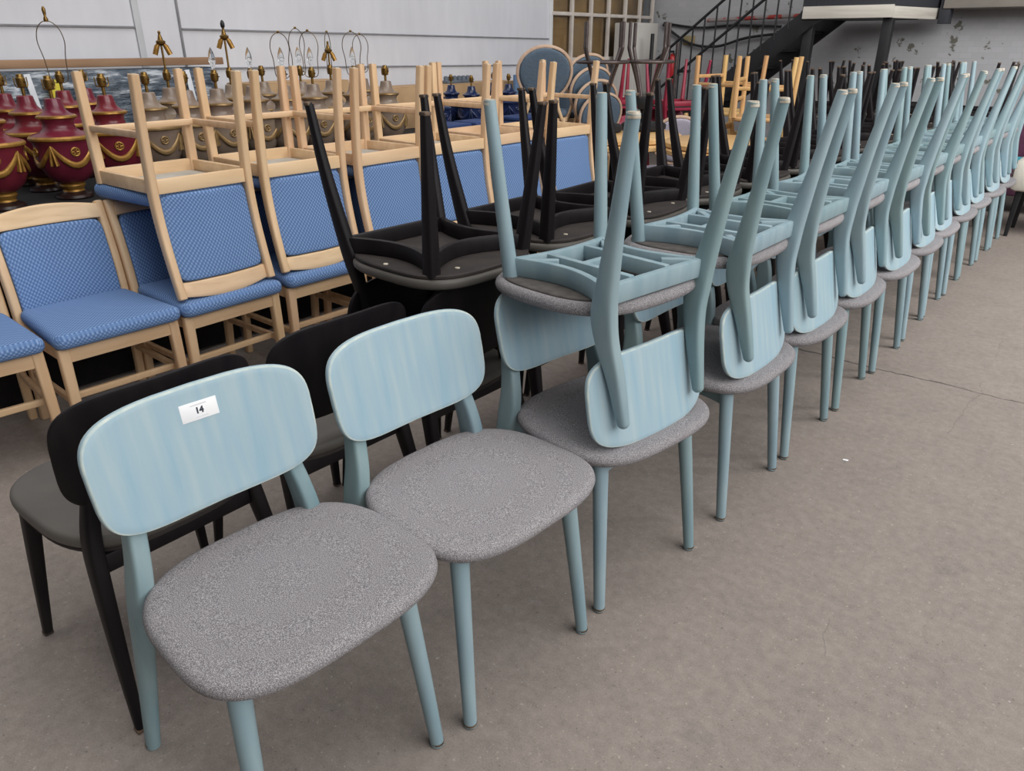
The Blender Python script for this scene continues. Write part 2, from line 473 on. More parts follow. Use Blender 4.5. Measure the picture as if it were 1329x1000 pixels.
def make_blue_chair():
    r = empty('dining_chair')
    out = [(.036+.221*math.copysign(abs(math.cos(t))**(2/3.1), math.cos(t)),
            .020+(.256+.018*math.cos(t))*math.copysign(abs(math.sin(t))**(2/3.1), math.sin(t))) for t in [2*PI*k/72 for k in range(72)]]
    def fm(u, v, w_): return Vector((u, v, .451+w_+(.004*(1-min(1, ((u-.04)/.23)**2+(v/.25)**2)) if w_ > .01 else 0)))
    st = MB().slab(out, .034, .016, fm, conc=(.9, .7, .45, .2)).build('seat', HEATHER, r, 60)
    out2 = [(.04+(u-.04)*.91, v*.91) for u, v in out]
    MB().slab(out2, .006, .002, lambda u, v, w_: Vector((u, v, .4325+w_)), steps=1).build('dust_cover', DUST, st)
    # back panel
    o3, f3 = back_panel(.567, .805, .231, 4.0, -.159, -.212, .026, .014, .03)
    MB().slab(o3, .014, .004, f3, edge_mi=1, steps=2, conc=(.92, .75, .5, .25)).build('backrest', [PANELP, WORN], r, 50)
    for s in (-1, 1):
        fl = MB().sweep(cr([(.2194, s*.203, .0), (.196, s*.190, .22), (.172, s*.176, .432)], 3),
                        [(.0150+.0060*k/6, .0150+.0060*k/6) for k in range(7)], (0, 1, 0), 2, 16).build('leg', PAINT, r)
        MB().lathe([(.004, -.003), (.0128, -.003), (.0142, .001), (.0154, .006), (.0154, .010)], (.2194, s*.203, .0), 14).build('glide', FOOT, fl)
        pts = [(-.2387, s*.219, .0, .0150, .0150, 2.0), (-.205, s*.206, .20, .0185, .0185, 2.1), (-.176, s*.195, .37, .0200, .027, 2.8), (-.164, s*.187, .45, .0190, .033, 4.2),
               (-.168, s*.176, .52, .0182, .029, 4.5), (-.190, s*.163, .61, .0180, .0215, 4.0), (-.218, s*.156, .725, .0155, .0150, 2.3)]
        c = cr(pts, 5)
        rl = MB().sweep([p[:3] for p in c], [(p[3], p[4]) for p in c], (0, 1, 0), [p[5] for p in c], 24, dome1=.014).build('leg', PAINT, r)
        MB().lathe([(.004, -.003), (.0128, -.003), (.0142, .001), (.0154, .006), (.0154, .010)], (-.2387, s*.219, .0), 14).build('glide', FOOT, rl)
    f = MB()
    def rail(p0, p1, bow, h=.050, t=.022, z=.405):
        P0, P1 = Vector((*p0, z)), Vector((*p1, z)); b = Vector((*bow, 0)); path = []
        for k in range(11):
            q = k/10; path.append(P0.lerp(P1, q)+b*math.sin(PI*q))
        f.sweep(path, [(h/2, t/2)]*11, (0, 0, 1), 6, 12)
    rail((.160, -.170), (.160, .170), (-.02, 0))
    rail((-.163, -.19), (-.163, .19), (.0, 0))
    for s in (-1, 1): rail((.165, s*.166), (-.163, s*.186), (0, -s*.040))
    for s in (-1, 1):                                   # inner braces and corner blocks
        f.box((.0, s*.07, .402), (.29, .020, .040), bev=.003)
        f.box((-.125, s*.15, .402), (.022, .10, .038), Matrix.Rotation(s*.8, 3, 'Z'), bev=.003)
        f.box((.11, s*.125, .402), (.022, .09, .038), Matrix.Rotation(-s*.8, 3, 'Z'), bev=.003)
    f.box((.02, 0, .402), (.020, .14, .036), bev=.003)
    f.build('seat_frame', PAINT, r)
    return r

H_B, XO_B = 1.27, -.005
BLUE = [(-1.083, .589, -.052), (-1.036, 1.079, -.064), (-.999, 1.596, -.150), (-.958, 2.176, -.02), (-.946, 2.689, -.025), (-.941, 3.206, 0), (-.927, 3.719, 0),
        (-.934, 4.249, 0), (-.943, 4.711, 0), (-.942, 5.225, 0), (-.945, 5.696, 0), (-.937, 6.220, 0), (-.934, 6.686, 0)]
proto = make_blue_chair()
first = True
DXB, DYB = -.006, .010
for i, (x, y, a) in enumerate(BLUE):
    if first: c = proto; first = False
    else: c = dup(proto)
    aa = a if i < 5 else random.uniform(-.03, .03)
    c.location = (x+DXB, y+DYB, .003); c.rotation_euler = (0, 0, aa)
    if i == 0: tag(c, 'light blue wooden chair at the near end with a numbered sticker on its backrest', 'chair')
    elif i == 1: tag(c, 'light blue chair with bare grey seat, between the stickered chair and the first stack', 'chair')
    else: tag(c, 'upright light blue chair at the bottom of the %s stack along the aisle' % ORD[i-2], 'chair', 'upright light blue chairs in the aisle stacks')
    if i >= 2:
        v = dup(proto); a2 = aa+random.uniform(-.02, .02)
        v.location = (x+DXB+XO_B*math.cos(a), y+DYB+XO_B*math.sin(a)+(.010 if i == 2 else .004), H_B+.004); v.rotation_euler = (0, PI, a2+(.018 if i == 2 else 0))
        for lg in v.children:
            for g_ in lg.children:
                if g_.name.startswith('glide'): g_.material_slots[0].link = 'OBJECT'; g_.material_slots[0].material = GLIDE
        tag(v, 'upside down light blue chair on top of the %s stack along the aisle' % ORD[i-2], 'chair', 'upside down light blue chairs in the aisle stacks')
# sticker on the first chair
st = MB().box((0, 0, 0), (.0006, .074, .036), bev=.0002)
stk = st.build('lot_sticker', WHITEST, proto); part_label(stk, 'white paper sticker printed 14')
tc = bpy.data.curves.new('number', 'FONT'); tc.body = '14'; tc.size = .0165; tc.align_x = 'CENTER'; tc.align_y = 'CENTER'; tc.extrude = .0001; tc.offset = .0008
to = bpy.data.objects.new('number', tc); COL.objects.link(to)
bpy.context.view_layer.update()
me = bpy.data.meshes.new_from_object(to.evaluated_get(bpy.context.evaluated_depsgraph_get()))
bpy.data.objects.remove(to); me.materials.clear(); me.materials.append(INK)
num = bpy.data.objects.new('printed_number', me); COL.objects.link(num); num.parent = stk
num.matrix_local = Matrix(((0, 0, 1, .0005), (1, 0, 0, .0), (0, 1, 0, -.0005), (0, 0, 0, 1)))
MB().box((.0004, .0, .0115), (.0003, .032, .0026), bev=0).box((.0004, .003, -.0125), (.0003, .024, .0018), bev=0).build('faint_print', FAINT, stk)
stk.location = (-.1926, .002, .754); stk.rotation_euler = (-.02, -.222, 0)

# ================================================================== BLACK CHAIR (also crimson)
def make_black_chair(P, SEATM, BOARD, TIPM, name='side_chair'):
    r = empty(name)
    out = [(.025+.238*math.copysign(abs(math.cos(t))**(2/3.2), math.cos(t)),
            (.232+.016*math.cos(t))*math.copysign(abs(math.sin(t))**(2/3.2), math.sin(t))) for t in [2*PI*k/64 for k in range(64)]]
    st = MB().slab(out, .030, .012, lambda u, v, w_: Vector((u, v, .441+w_))).build('seat', SEATM, r, 60)
    out2 = [(.025+(u-.025)*.975, v*.975) for u, v in out]
    MB().slab(out2, .012, .003, lambda u, v, w_: Vector((u, v, .421+w_)), steps=1).build('seat_board', BOARD, st)
    for sx, sy in ((.20, .10), (.20, -.10), (.02, .205), (.02, -.205)):
        MB().lathe([(.0065, .4125), (.0075, .4135), (.0075, .416)], (sx, sy, 0), 12).build('screw_cap', GLIDE, st)
    o3, f3 = back_panel(.515, .790, .222, 4.0, -.176, -.236, .030, .012, .05)
    MB().slab(o3, .012, .004, f3, steps=2, conc=(.92, .75, .5, .25)).build('backrest', P, r, 50)
    for s in (-1, 1):
        p = [(.232, s*.223, .0, .0105, .0105), (.212, s*.206, .2, .015, .016), (.188, s*.186, .418, .0195, .0215)]
        c = cr(p, 4)
        fl = MB().sweep([q[:3] for q in c], [(q[3], q[4]) for q in c], (0, 1, 0), 4.5, 16).build('leg', P, r)
        MB().box((.232, s*.223, .003), (.0225, .0225, .010), bev=.003).build('leg_tip', TIPM, fl)
        p = [(-.252, s*.217, .0, .0105, .0115), (-.222, s*.207, .18, .0145, .0175), (-.182, s*.192, .36, .0175, .024), (-.162, s*.182, .45, .017, .028),
             (-.158, s*.166, .53, .016, .020), (-.172, s*.150, .62, .013, .0135), (-.184, s*.145, .68, .012, .010)]
        c = cr(p, 4)
        rl = MB().sweep([q[:3] for q in c], [(q[3], q[4]) for q in c], (0, 1, 0), 3.2, 16, dome1=.008).build('leg', P, r)
        MB().box((-.252, s*.217, .003), (.0235, .0235, .010), bev=.003).build('leg_tip', TIPM, rl)
    f = MB()
    def rail(p0, p1, bow, h=.046, t=.020, z=.392):
        P0, P1 = Vector((*p0, z)), Vector((*p1, z)); b = Vector((*bow, 0)); path = []
        for k in range(11):
            q = k/10; path.append(P0.lerp(P1, q)+b*math.sin(PI*q))
        f.sweep(path, [(h/2, t/2)]*11, (0, 0, 1), 6, 12)
    rail((.188, -.186), (.188, .186), (-.075, 0)); rail((-.17, -.19), (-.17, .19), (0, 0))
    for s in (-1, 1): rail((.188, s*.186), (-.17, s*.192), (0, -s*.05))
    f.build('seat_frame', P, r)
    return r
H_K = 1.246
BLK = [(-1.653, .612, .003), (-1.647, 1.095, -.026), (-1.612, 1.562, -.019), (-1.615, 2.073, -.019), (-1.590, 2.545, .04)]
y = 2.545
for i in range(8):
    y += .515; BLK.append((-1.585+random.uniform(-.02, .02), y, random.uniform(-.04, .04)))
kp = make_black_chair(BLACKP, VINYL, BROWNP, TIP)
for i, (x, y, a) in enumerate(BLK):
    c = kp if i == 0 else dup(kp)
    c.location = (x, y, .002); c.rotation_euler = (0, 0, PI+a)
    if i == 0: tag(c, 'black side chair with grey vinyl seat, back to back with the stickered chair', 'chair')
    elif i == 1: tag(c, 'black side chair facing away, right behind the second light blue chair', 'chair')
    else: tag(c, 'upright black chair at the bottom of the %s black stack behind the aisle row' % ORD[i-2], 'chair', 'upright black chairs in the middle row')
    if i >= 2:
        v = dup(kp)
        v.location = (x+.028, y, H_K+.003); v.rotation_euler = (0, PI, PI+a+random.uniform(-.02, .02))
        tag(v, 'upside down black chair on the %s black stack behind the aisle row' % ORD[i-2], 'chair', 'upside down black chairs in the middle row')

# ================================================================== BEECH CHAIR WITH BLUE FABRIC
def make_beech_chair():
    r = empty('upholstered_chair')
    def rr(x0, x1, hw0, hw1, rad, N=6):
        pts = []
        for (cx, cy, a0) in ((x1-rad, hw1-rad, 0), (x0+rad, hw0-rad, 90), (x0+rad, -hw0+rad, 180), (x1-rad, -hw1+rad, 270)):
            for k in range(N+1):
                t = math.radians(a0+90*k/N); pts.append((cx+rad*math.cos(t), cy+rad*math.sin(t)))
        return pts
    out = rr(-.178, .262, .205, .229, .035)
    # densify long sides
    dn = []
    for i in range(len(out)):
        a, b = Vector(out[i]), Vector(out[(i+1) % len(out)]); k = max(1, int((b-a).length/.05))
        dn += [tuple(a.lerp(b, j/k)) for j in range(k)]
    def fm(u, v, w_): return Vector((u, v, .445+w_+(.006*(1-min(1, ((u-.04)/.22)**2))*(1-min(1, (v/.22)**2)) if w_ > .02 else 0)))
    st = MB().slab(dn, .054, .022, fm, conc=(.9, .7, .45, .2)).build('seat', BLUEF, r, 60)
    MB().box((.03, 0, .412), (.36, .36, .008), bev=.001).build('seat_board', PALEB, st)
    posts = [(-.219, .0), (-.203, .16), (-.192, .34), (-.192, .45), (-.204, .56), (-.228, .68), (-.256, .79), (-.262, .812)]
    pc = cr(posts, 4)
    def px(z):
        for a, b in zip(pc, pc[1:]):
            if a[1] <= z <= b[1]: return a[0]+(b[0]-a[0])*(z-a[1])/(b[1]-a[1])
        return pc[-1][0]
    for s in (-1, 1):
        c = cr([(.215, s*.205, 0, .0165), (.213, s*.203, .2, .0185), (.210, s*.200, .416, .0195)], 3)
        fl = MB().sweep([q[:3] for q in c], [(q[3], q[3]) for q in c], (0, 1, 0), 4.5, 20).build('leg', BEECH, r)
        MB().lathe([(.004, -.003), (.011, -.003), (.012, .004)], (.215, s*.205, 0), 12).build('glide', GLIDE, fl)
        rl = MB().sweep([(x_, s*.202, z_) for x_, z_ in pc], [(.0165, .0175+.004*math.sin(min(1, z_/.8)*PI)) for x_, z_ in pc], (0, 1, 0), 3.6, 20, dome1=.006).build('leg', BEECH, r)
        MB().lathe([(.004, -.003), (.011, -.003), (.012, .004)], (-.219, s*.202, 0), 12).build('glide', GLIDE, rl)
        MB().sweep([(.205, s*.203, .205), (-.198, s*.2, .205)], (.013, .0095), (0, 0, 1), 5, 16).build('stretcher', BEECH, r)
    MB().sweep([(.150, -.195, .205), (.150, .195, .205)], (.013, .0095), (0, 0, 1), 5, 16).build('stretcher', BEECHY, r)
    f = MB()
    f.box((.212, 0, .388), (.022, .37, .056), bev=.003).box((-.192, 0, .392), (.022, .37, .054), bev=.003)
    for s in (-1, 1): f.box((.01, s*.2, .390), (.37, .022, .052), bev=.003)
    f.build('seat_frame', BEECHY, r)
    # back panel
    o3 = [(u, v) for u, v in superell(.1855, .164, 12, 64)]
    MB().slab(o3, .030, .008, lambda u, v, w_: Vector((px(.590+v)+w_+.022*(u/.19)**2-.008, u, .590+v)), steps=2, conc=(.92, .75, .5, .25)).build('backrest', BLUEF, r, 60)
    # top rail, arched
    N = 16; ol = [(-.19+.38*k/N, -.030) for k in range(N+1)]
    ol += [(.19-.38*k/N, .022+.020*math.sin(PI*k/N)) for k in range(N+1)]
    MB().slab(ol, .022, .004, lambda u, v, w_: Vector((px(.787+v)+w_+.022*(u/.19)**2-.010, u, .787+v)), steps=2, conc=(.8, .5, .25)).build('top_rail', BEECHY, r, 50)
    return r
H_W = 1.297
BCH = [(-3.05, .634, -.108), (-2.985, 1.086, -.028), (-2.971, 1.535, .016), (-2.978, 2.033, -.016), (-2.929, 2.487, -.003), (-2.925, 2.968, -.06), (-2.945, 3.470, .01), (-2.890, 3.935, -.05)]
wp = make_beech_chair()
for i, (x, y, a) in enumerate(BCH):
    c = wp if i == 0 else dup(wp)
    c.location = (x, y, .003); c.rotation_euler = (0, 0, a)
    if i == 0: tag(c, 'beech chair with blue dotted fabric, cut off by the left edge of the photo', 'chair')
    elif i == 1: tag(c, 'single beech chair with its whole blue backrest in view, left of the beech stacks', 'chair')
    else: tag(c, 'upright beech chair with blue seat, bottom of the %s beech stack from the left' % ORD[i-2], 'chair', 'upright beech chairs in the back row')
    if i >= 2:
        v = dup(wp)
        v.location = (x-.056, y, H_W+.004); v.rotation_euler = (0, PI, a+random.uniform(-.015, .015))
        tag(v, 'upside down beech chair with blue back, top of the %s beech stack from the left' % ORD[i-2], 'chair', 'upside down beech chairs in the back row')

# ================================================================== BACK TABLES AND LAMPS
def trestle(y0, y1, label, D=1.68):
    t = empty('trestle_table', (-5.07+D/2, (y0+y1)/2, 0)); L = y1-y0-.01
    MB().box((0, 0, .7), (D, L, .035), bev=.004).build('table_top', BLKCLOTH, t)
    for sx in (-D/2+.08, D/2-.08):
        for sy in (-1, 1): MB().box((sx, sy*(L/2-.06), .341), (.045, .045, .682), bev=.004).build('leg', BLACKM, t)
    MB().box((D/2-.006, 0, .352), (.012, L-.02, .68), bev=.002).build('cloth_drop', BLKCLOTH, t)
    tag(t, label, 'table', None)
trestle(.7, 1.93, 'black topped trestle table carrying the maroon lamps')
trestle(1.94, 3.92, 'black topped trestle table carrying the taupe lamps')
trestle(3.93, 5.3, 'black topped trestle table carrying the navy lamps', 1.36)
TZ = .7185

def lamp_proto(body, band, base, name):
    r = empty(name); K = .88
    la = lambda pr: MB().lathe([(a*K, z) for a, z in pr])
    la([(.088, 0), (.092, .006), (.088, .018), (.062, .026), (.056, .032)]).build('base', base, r)
    la([(.056, .030), (.050, .040), (.060, .052), (.064, .060), (.060, .068), (.054, .072)]).build('foot_ring', band, r)
    la([(.054, .070), (.082, .082), (.112, .110), (.132, .150), (.140, .195), (.140, .250), (.146, .262), (.150, .270)]).build('bowl', body, r)
    la([(.149, .268), (.158, .274), (.158, .282), (.148, .290)]).build('rim_band', band, r)
    la([(.149, .288), (.136, .295), (.100, .303), (.080, .318), (.074, .335), (.078, .352), (.092, .364)]).build('neck', body, r)
    la([(.090, .362), (.098, .367), (.097, .374), (.088, .379)]).build('neck_band', band, r)
    la([(.088, .377), (.066, .386), (.050, .402), (.044, .425), (.040, .446), (.035, .450)]).build('cap', body, r)
    # swags, rosettes, tassels around the bowl
    def surf(ang, z, off=.004):
        rr_ = .140 if z > .195 else (.132+(.008)*(z-.15)/.045 if z > .15 else .112+.02*(z-.11)/.04)
        rr_ = rr_*.88+off; return Vector((rr_*math.cos(ang), rr_*math.sin(ang), z))
    for k in range(4):
        a0 = k*PI/2+.35
        path = []
        for q in range(13):
            s = q/12; ang = a0+s*PI/2; path.append(surf(ang, .246-.085*math.sin(PI*s)))
        w_ = [(.007+.008*math.sin(PI*q/12), .005+.004*math.sin(PI*q/12)) for q in range(13)]
        MB().sweep(path, w_, (0, 0, 1), 2, 8).build('swag', band, r)
        am = a0+PI/4; c = surf(am, .222, .002); n_ = Vector((math.cos(am), math.sin(am), 0)); t_ = Vector((-math.sin(am), math.cos(am), 0)); u_ = Vector((0, 0, 1))
        m = MB()
        ring = [c+(t_*math.cos(2*PI*j/12)+u_*math.sin(2*PI*j/12))*.018 for j in range(12)]
        m.sweep(ring, (.0045, .0045), tuple(n_), 2, 6, closed=True)
        for j in range(6):
            d = (t_*math.cos(PI*j/3)+u_*math.sin(PI*j/3)); m.sweep([c+d*.004, c+d*.0145], [(.003, .003), (.0055, .004)], tuple(n_), 2, 6, dome1=.003)
        m.build('rosette', band, r)
        top = surf(a0, .252); m = MB()
        for dl in (-.10, .10):
            m.sweep([top, surf(a0+dl*.5, .215), surf(a0+dl, .165)], [(.006, .005), (.009, .007), (.015, .007)], (0, 0, 1) if False else (math.cos(a0), math.sin(a0), 0), 2, 8)
        m.build('tassel', band, r)
    sk = MB().lathe([(.008, .448), (.008, .485), (.018, .490), (.021, .505), (.021, .528), (.016, .534), (.015, .545), (.006, .548)], seg=16).build('socket', BRASS, r)
    MB().box((.026, 0, .512), (.014, .006, .006), bev=.002).build('switch_key', BRASS, sk)
    return r
def add_saddle(r, z=.487):
    MB().sweep(cr([(0, -.012, z), (0, -.032, z+.006), (0, -.034, z+.045)], 4)+[], (.0028, .0028), (1, 0, 0), 2, 6).sweep(cr([(0, .012, z), (0, .032, z+.006), (0, .034, z+.045)], 4), (.0028, .0028), (1, 0, 0), 2, 6).build('harp_saddle', BRASS, r)
def add_harp(r, h=.25, w_=.055, z=.487, finial=False, rot=-.9):
    P = [(-.014, z), (-.040, z+.02), (-w_*.8, z+h*.4), (-w_, z+h*.68), (-w_*.72, z+h*.9), (0, z+h), (w_*.72, z+h*.9), (w_, z+h*.68), (w_*.8, z+h*.4), (.040, z+.02), (.014, z)]
    c, s = math.cos(rot), math.sin(rot)
    m = MB().sweep([(y_*-s, y_*c, z_) for y_, z_ in cr(P, 5)], (.0026, .0026), (c, s, 0), 2, 6)
    hp = m.build('harp', WIRE, r)
    pr = [(.006, z+h-.004), (.008, z+h+.004), (.005, z+h+.010)]
    if finial: pr = [(.010, z+h-.006), (.012, z+h+.006), (.006, z+h+.020), (.008, z+h+.034), (.010, z+h+.052), (.004, z+h+.066)]
    MB().lathe(pr, seg=12).build('finial', BRASS, hp)
def add_bulb(r, z=.545):
    MB().lathe(cr([(.009, z), (.010, z+.015), (.017, z+.040), (.0185, z+.055), (.014, z+.083), (.006, z+.105), (.001, z+.115)], 4), seg=20).build('bulb', GLASS, r)
def add_riser(r, dz):
    pass
def add_cluster(r, z=.548, hh=.13):
    m = MB().tube([(0, 0, z-.03), (0, 0, z+hh)], .006, 8); cl = m.build('riser', BRASS, r)
    MB().lathe([(.010, z+hh-.01), (.024, z+hh), (.026, z+hh+.012), (.014, z+hh+.020), (.012, z+hh+.03), (.006, z+hh+.05), (.009, z+hh+.058), (.003, z+hh+.066)], seg=14).build('canopy', BRASS, cl)
    cx_, sx_ = math.cos(-.9), math.sin(-.9)
    for s in (-1, 1):
        MB().sweep([(-sx_*s*q, cx_*s*q, z+hh+d) for q, d in ((.012, .000), (.024, -.016), (.040, -.056))], [(.009, .009), (.014, .014), (.014, .014)], (cx_, sx_, 0), 2, 10).build('cup_socket', GOLD, cl)

from mathutils import Euler
def ray(px, py):
    return fwd+rgt*((px-664.5)/FOC)+upv*((500-py)/FOC)
def yat(px, X, py=130):
    d = ray(px, py); return d.y*X/d.x
def place_lamp(proto_, used, px, X, label, cat_group, extra=None, z=TZ, scale=1.0):
    if not used: c = proto_; used.append(1)
    else: c = dup(used[1]) if len(used) > 1 else dup(proto_)
    c.location = (X, yat(px, X), z); c.rotation_euler = (0, 0, random.uniform(-.4, .4)+.5); c.scale = (scale,)*3
    tag(c, label, 'lamp', cat_group)
    if extra: extra(c)
    return c
def lamp_set(proto_, specs, group, scale=1.0, z=TZ):
    objs = []
    for i, s in enumerate(specs):                       # copy every lamp before extras are added
        objs.append(proto_ if i == 0 else dup(proto_))
    for c, (px, X, label, extra, ) in zip(objs, specs):
        c.location = (X, yat(px, X), z); c.rotation_euler = (0, 0, .33+random.uniform(-.2, .2)); c.scale = (scale,)*3
        tag(c, label, 'lamp', group)
        for e in extra: e(c)
sad = add_saddle
mp = lamp_proto(MAROON, GOLD, DARKW, 'table_lamp')
lamp_set(mp, [
    (68, -3.97, 'maroon urn lamp with gold swags, in full view behind the single beech chair', [sad]),
    (-30, -3.93, 'maroon urn lamp cut off at the left edge, nearest of the maroon lamps', [sad]),
    (33, -4.28, 'maroon urn lamp just left behind the one in full view', [sad]),
    (137, -4.02, 'maroon urn lamp seen between the legs of the first upside down beech chair', [sad]),
    (6, -4.55, 'maroon urn lamp at the left edge, in the row by the wrapped mattress', [sad]),
    (84, -4.58, 'maroon urn lamp with a tall wire harp and finial', [lambda r: add_harp(r, .30, .062, finial=True, rot=-.75)]),
    (113, -4.72, 'maroon urn lamp behind the first leg of the upside down beech chair', [sad]),
], 'maroon urn lamps')
tp = lamp_proto(TAUPE, ANTGOLD, DARKW, 'table_lamp')
riser = lambda r: MB().tube([(0, 0, .44), (0, 0, .50)], .007, 8).build('riser', BRASS, r)
lamp_set(tp, [
    (193, -4.08, 'taupe urn lamp, leftmost of the taupe lamps', []),
    (222, -4.42, 'taupe urn lamp with a twin brass socket cluster, second taupe lamp from the left', [add_cluster]),
    (243, -4.08, 'taupe urn lamp with a bare socket behind the far pair of beech leg tops', []),
    (283, -4.10, 'taupe urn lamp with a clear candle bulb, left of the black finial lamp', [add_bulb]),
    (303, -4.45, 'taupe urn lamp with gold twin sockets and a black finial', [lambda r: add_cluster(r, hh=.16), lambda r: MB().lathe([(.007, .762), (.012, .770), (.013, .785), (.008, .800), (.002, .806)], seg=14).build('finial', BLACKM, r)]),
    (330, -4.20, 'taupe urn lamp with a clear candle bulb, right of the black finial lamp', [add_bulb]),
    (344, -4.62, 'taupe urn lamp with a bare socket, in front of the brown cardboard', []),
    (371, -4.12, 'taupe urn lamp with a candle bulb under the leftmost wire harp of the taupe row', [add_harp, add_bulb]),
    (393, -4.45, 'taupe urn lamp with a bulb under the left one of two overlapping harps', [lambda r: add_harp(r, .28, .05), add_bulb]),
    (408, -4.12, 'taupe urn lamp with a bulb under the right one of two overlapping harps', [lambda r: add_harp(r, .26, .055), add_bulb]),
    (432, -4.45, 'taupe urn lamp with a twin cluster and a narrow edge-on harp', [lambda r: add_harp(r, .26, .05, rot=.35), lambda r: add_cluster(r, hh=.08)]),
    (462, -4.12, 'taupe urn lamp with a wide harp behind the second black leg', [lambda r: add_harp(r, .26, .06), add_bulb]),
    (473, -4.50, 'taupe urn lamp with a harp, farthest of the harp lamps', [add_harp]),
    (502, -4.08, 'taupe urn lamp with an empty harp saddle, rightmost of the taupe lamps', [sad]),
], 'taupe urn lamps')
npz = lamp_proto(NAVY, NAVY, NAVY, 'table_lamp')
lamp_set(npz, [
    (566, -4.30, 'navy urn lamp, leftmost of the navy lamps', [sad]),
    (586, -4.55, 'navy urn lamp near the grey plastic rack', []),
    (612, -4.30, 'navy urn lamp with a bunch of brass fittings, left of the blue leg top', [add_saddle]),
    (640, -4.55, 'navy urn lamp behind the pair of beech leg tops', []),
    (660, -4.28, 'navy urn lamp left of the dark leg tops', []),
    (691, -4.40, 'navy urn lamp in front of the tall oval backed chair, rightmost navy lamp', []),
], 'navy urn lamps', .82, TZ)
for k, (px0, w_, lab) in enumerate(((582, .24, 'navy box left of the light blue leg, before the navy lamps'), (618, .24, 'navy box in the middle, before the navy lamps'), (676, .30, 'navy box on the right, before the navy lamps'))):
    b = empty('storage_box', (-3.93, yat(px0, -3.93, 165), TZ)); 
    MB().box((0, 0, .065), (.22, w_, .13), bev=.006).build('box_body', NAVYBOX, b)
    MB().box((0, 0, .143), (.23, w_+.012, .026), bev=.006).build('lid', NAVYBOX, b)
    tag(b, lab, 'box', 'navy boxes')

# ================================================================== ALONG THE LEFT WALL
def mattress(y0, y1, X, label):
    t = empty('wrapped_mattress', (X, (y0+y1)/2, 0)); L = y1-y0; m = MB()
    NY, NZ = 36, 30; g = []
    def surf(side):
        vs = []
        for i in range(NY+1):
            for j in range(NZ+1):
                u = -L/2+L*i/NY; z = 1.25*j/NZ
                e = min(1, min(i, NY-i, j, NZ-j)/2)
                d = .012*math.sin(u*19+z*31+2*math.sin(z*13))+.008*math.sin(u*47-z*23)
                vs.append((side*(.10*(.65+.35*e))+side*d*e, u, z))
        return vs
    a = surf(1); b = surf(-1); n = NZ+1; F = []
    for i in range(NY):
        for j in range(NZ): F.append((i*n+j, i*n+j+1, (i+1)*n+j+1, (i+1)*n+j))
    m.add(a, F); m.add(b, F)
    border = [j for j in range(n)]+[i*n+NZ for i in range(1, NY+1)]+[NY*n+j for j in range(NZ-1, -1, -1)]+[i*n for i in range(NY-1, 0, -1)]
    m.add([a[k] for k in border]+[b[k] for k in border], [(k, (k+1) % len(border), (k+1) % len(border)+len(border), k+len(border)) for k in range(len(border))])
    m.build('plastic_wrap', WRAP, t, 60)
    tag(t, label, 'mattress', 'wrapped mattresses')
    return t
m1 = mattress(-.6, 1.42, -5.22, 'plastic wrapped mattress behind the leftmost maroon lamps')
m2 = mattress(1.45, 3.02, -5.22, 'plastic wrapped mattress behind the taupe lamps')
for par, ys in ((m1, (.75, 1.02)), (m2, (-.36, .62))):
    for yy in ys: MB().box((.122, yy, .62), (.008, .035, 1.24), Matrix.Rotation(.10, 3, 'X'), bev=.002).build('strap', PLASTICW, par)
tag(MB().box((-5.24, 1.25, 1.287), (.20, 3.7, .045), bev=.005).build('timber_plank', TIMBER), 'rough timber plank lying along the top of the wrapped mattresses', 'plank')
tg = MB().sweep([(-5.08, 1.93, 1.20), (-5.075, 1.95, 1.10), (-5.078, 1.96, 1.0)], [(.03, .003), (.05, .003), (.045, .003)], (0, 1, 0), 4, 12).build('yellow_tag', YEL)
tag(tg, 'yellow plastic tag hanging on the wrapped mattress', 'tag')
def carton(x, y0, y1, h, label, d=.3):
    t = empty('cardboard_box', (x, (y0+y1)/2, 0)); L = y1-y0
    MB().box((0, 0, h/2), (d, L, h), bev=.004).build('carton', CARD, t)
    MB().box((d/2*.5, 0, h+.003), (d/2-.01, L-.01, .005), bev=.001).build('flap', CARD, t)
    MB().box((-d/2*.5, 0, h+.003), (d/2-.01, L-.01, .005), bev=.001).build('flap', CARD, t)
    tag(t, label, 'box', 'cardboard boxes along the wall')
carton(-5.2, 3.22, 4.12, 1.13, 'brown cardboard box, taller, behind the harp lamps')
carton(-5.22, 4.22, 6.3, 1.05, 'long cardboard box, lower, behind the navy lamps')
rk = empty('plastic_rack', (-5.22, 5.55, 1.056))
MB().box((0, 0, .012), (.10, .36, .024), bev=.003).build('tray', GREYP, rk)
for k in range(6): MB().lathe([(.024, .02), (.022, .055), (.012, .064)], (0, -.15+.06*k, 0), 12).build('peg', GREYP, rk)
tag(rk, 'grey plastic rack of pegs lying on the long cardboard box', 'rack')
bb = MB().box((-4.92, 6.35, .56), (.03, .62, 1.12), bev=.004).build('board_panel', BLUEB)
tag(bb, 'steel blue board standing by the tall oval backed chair', 'board')

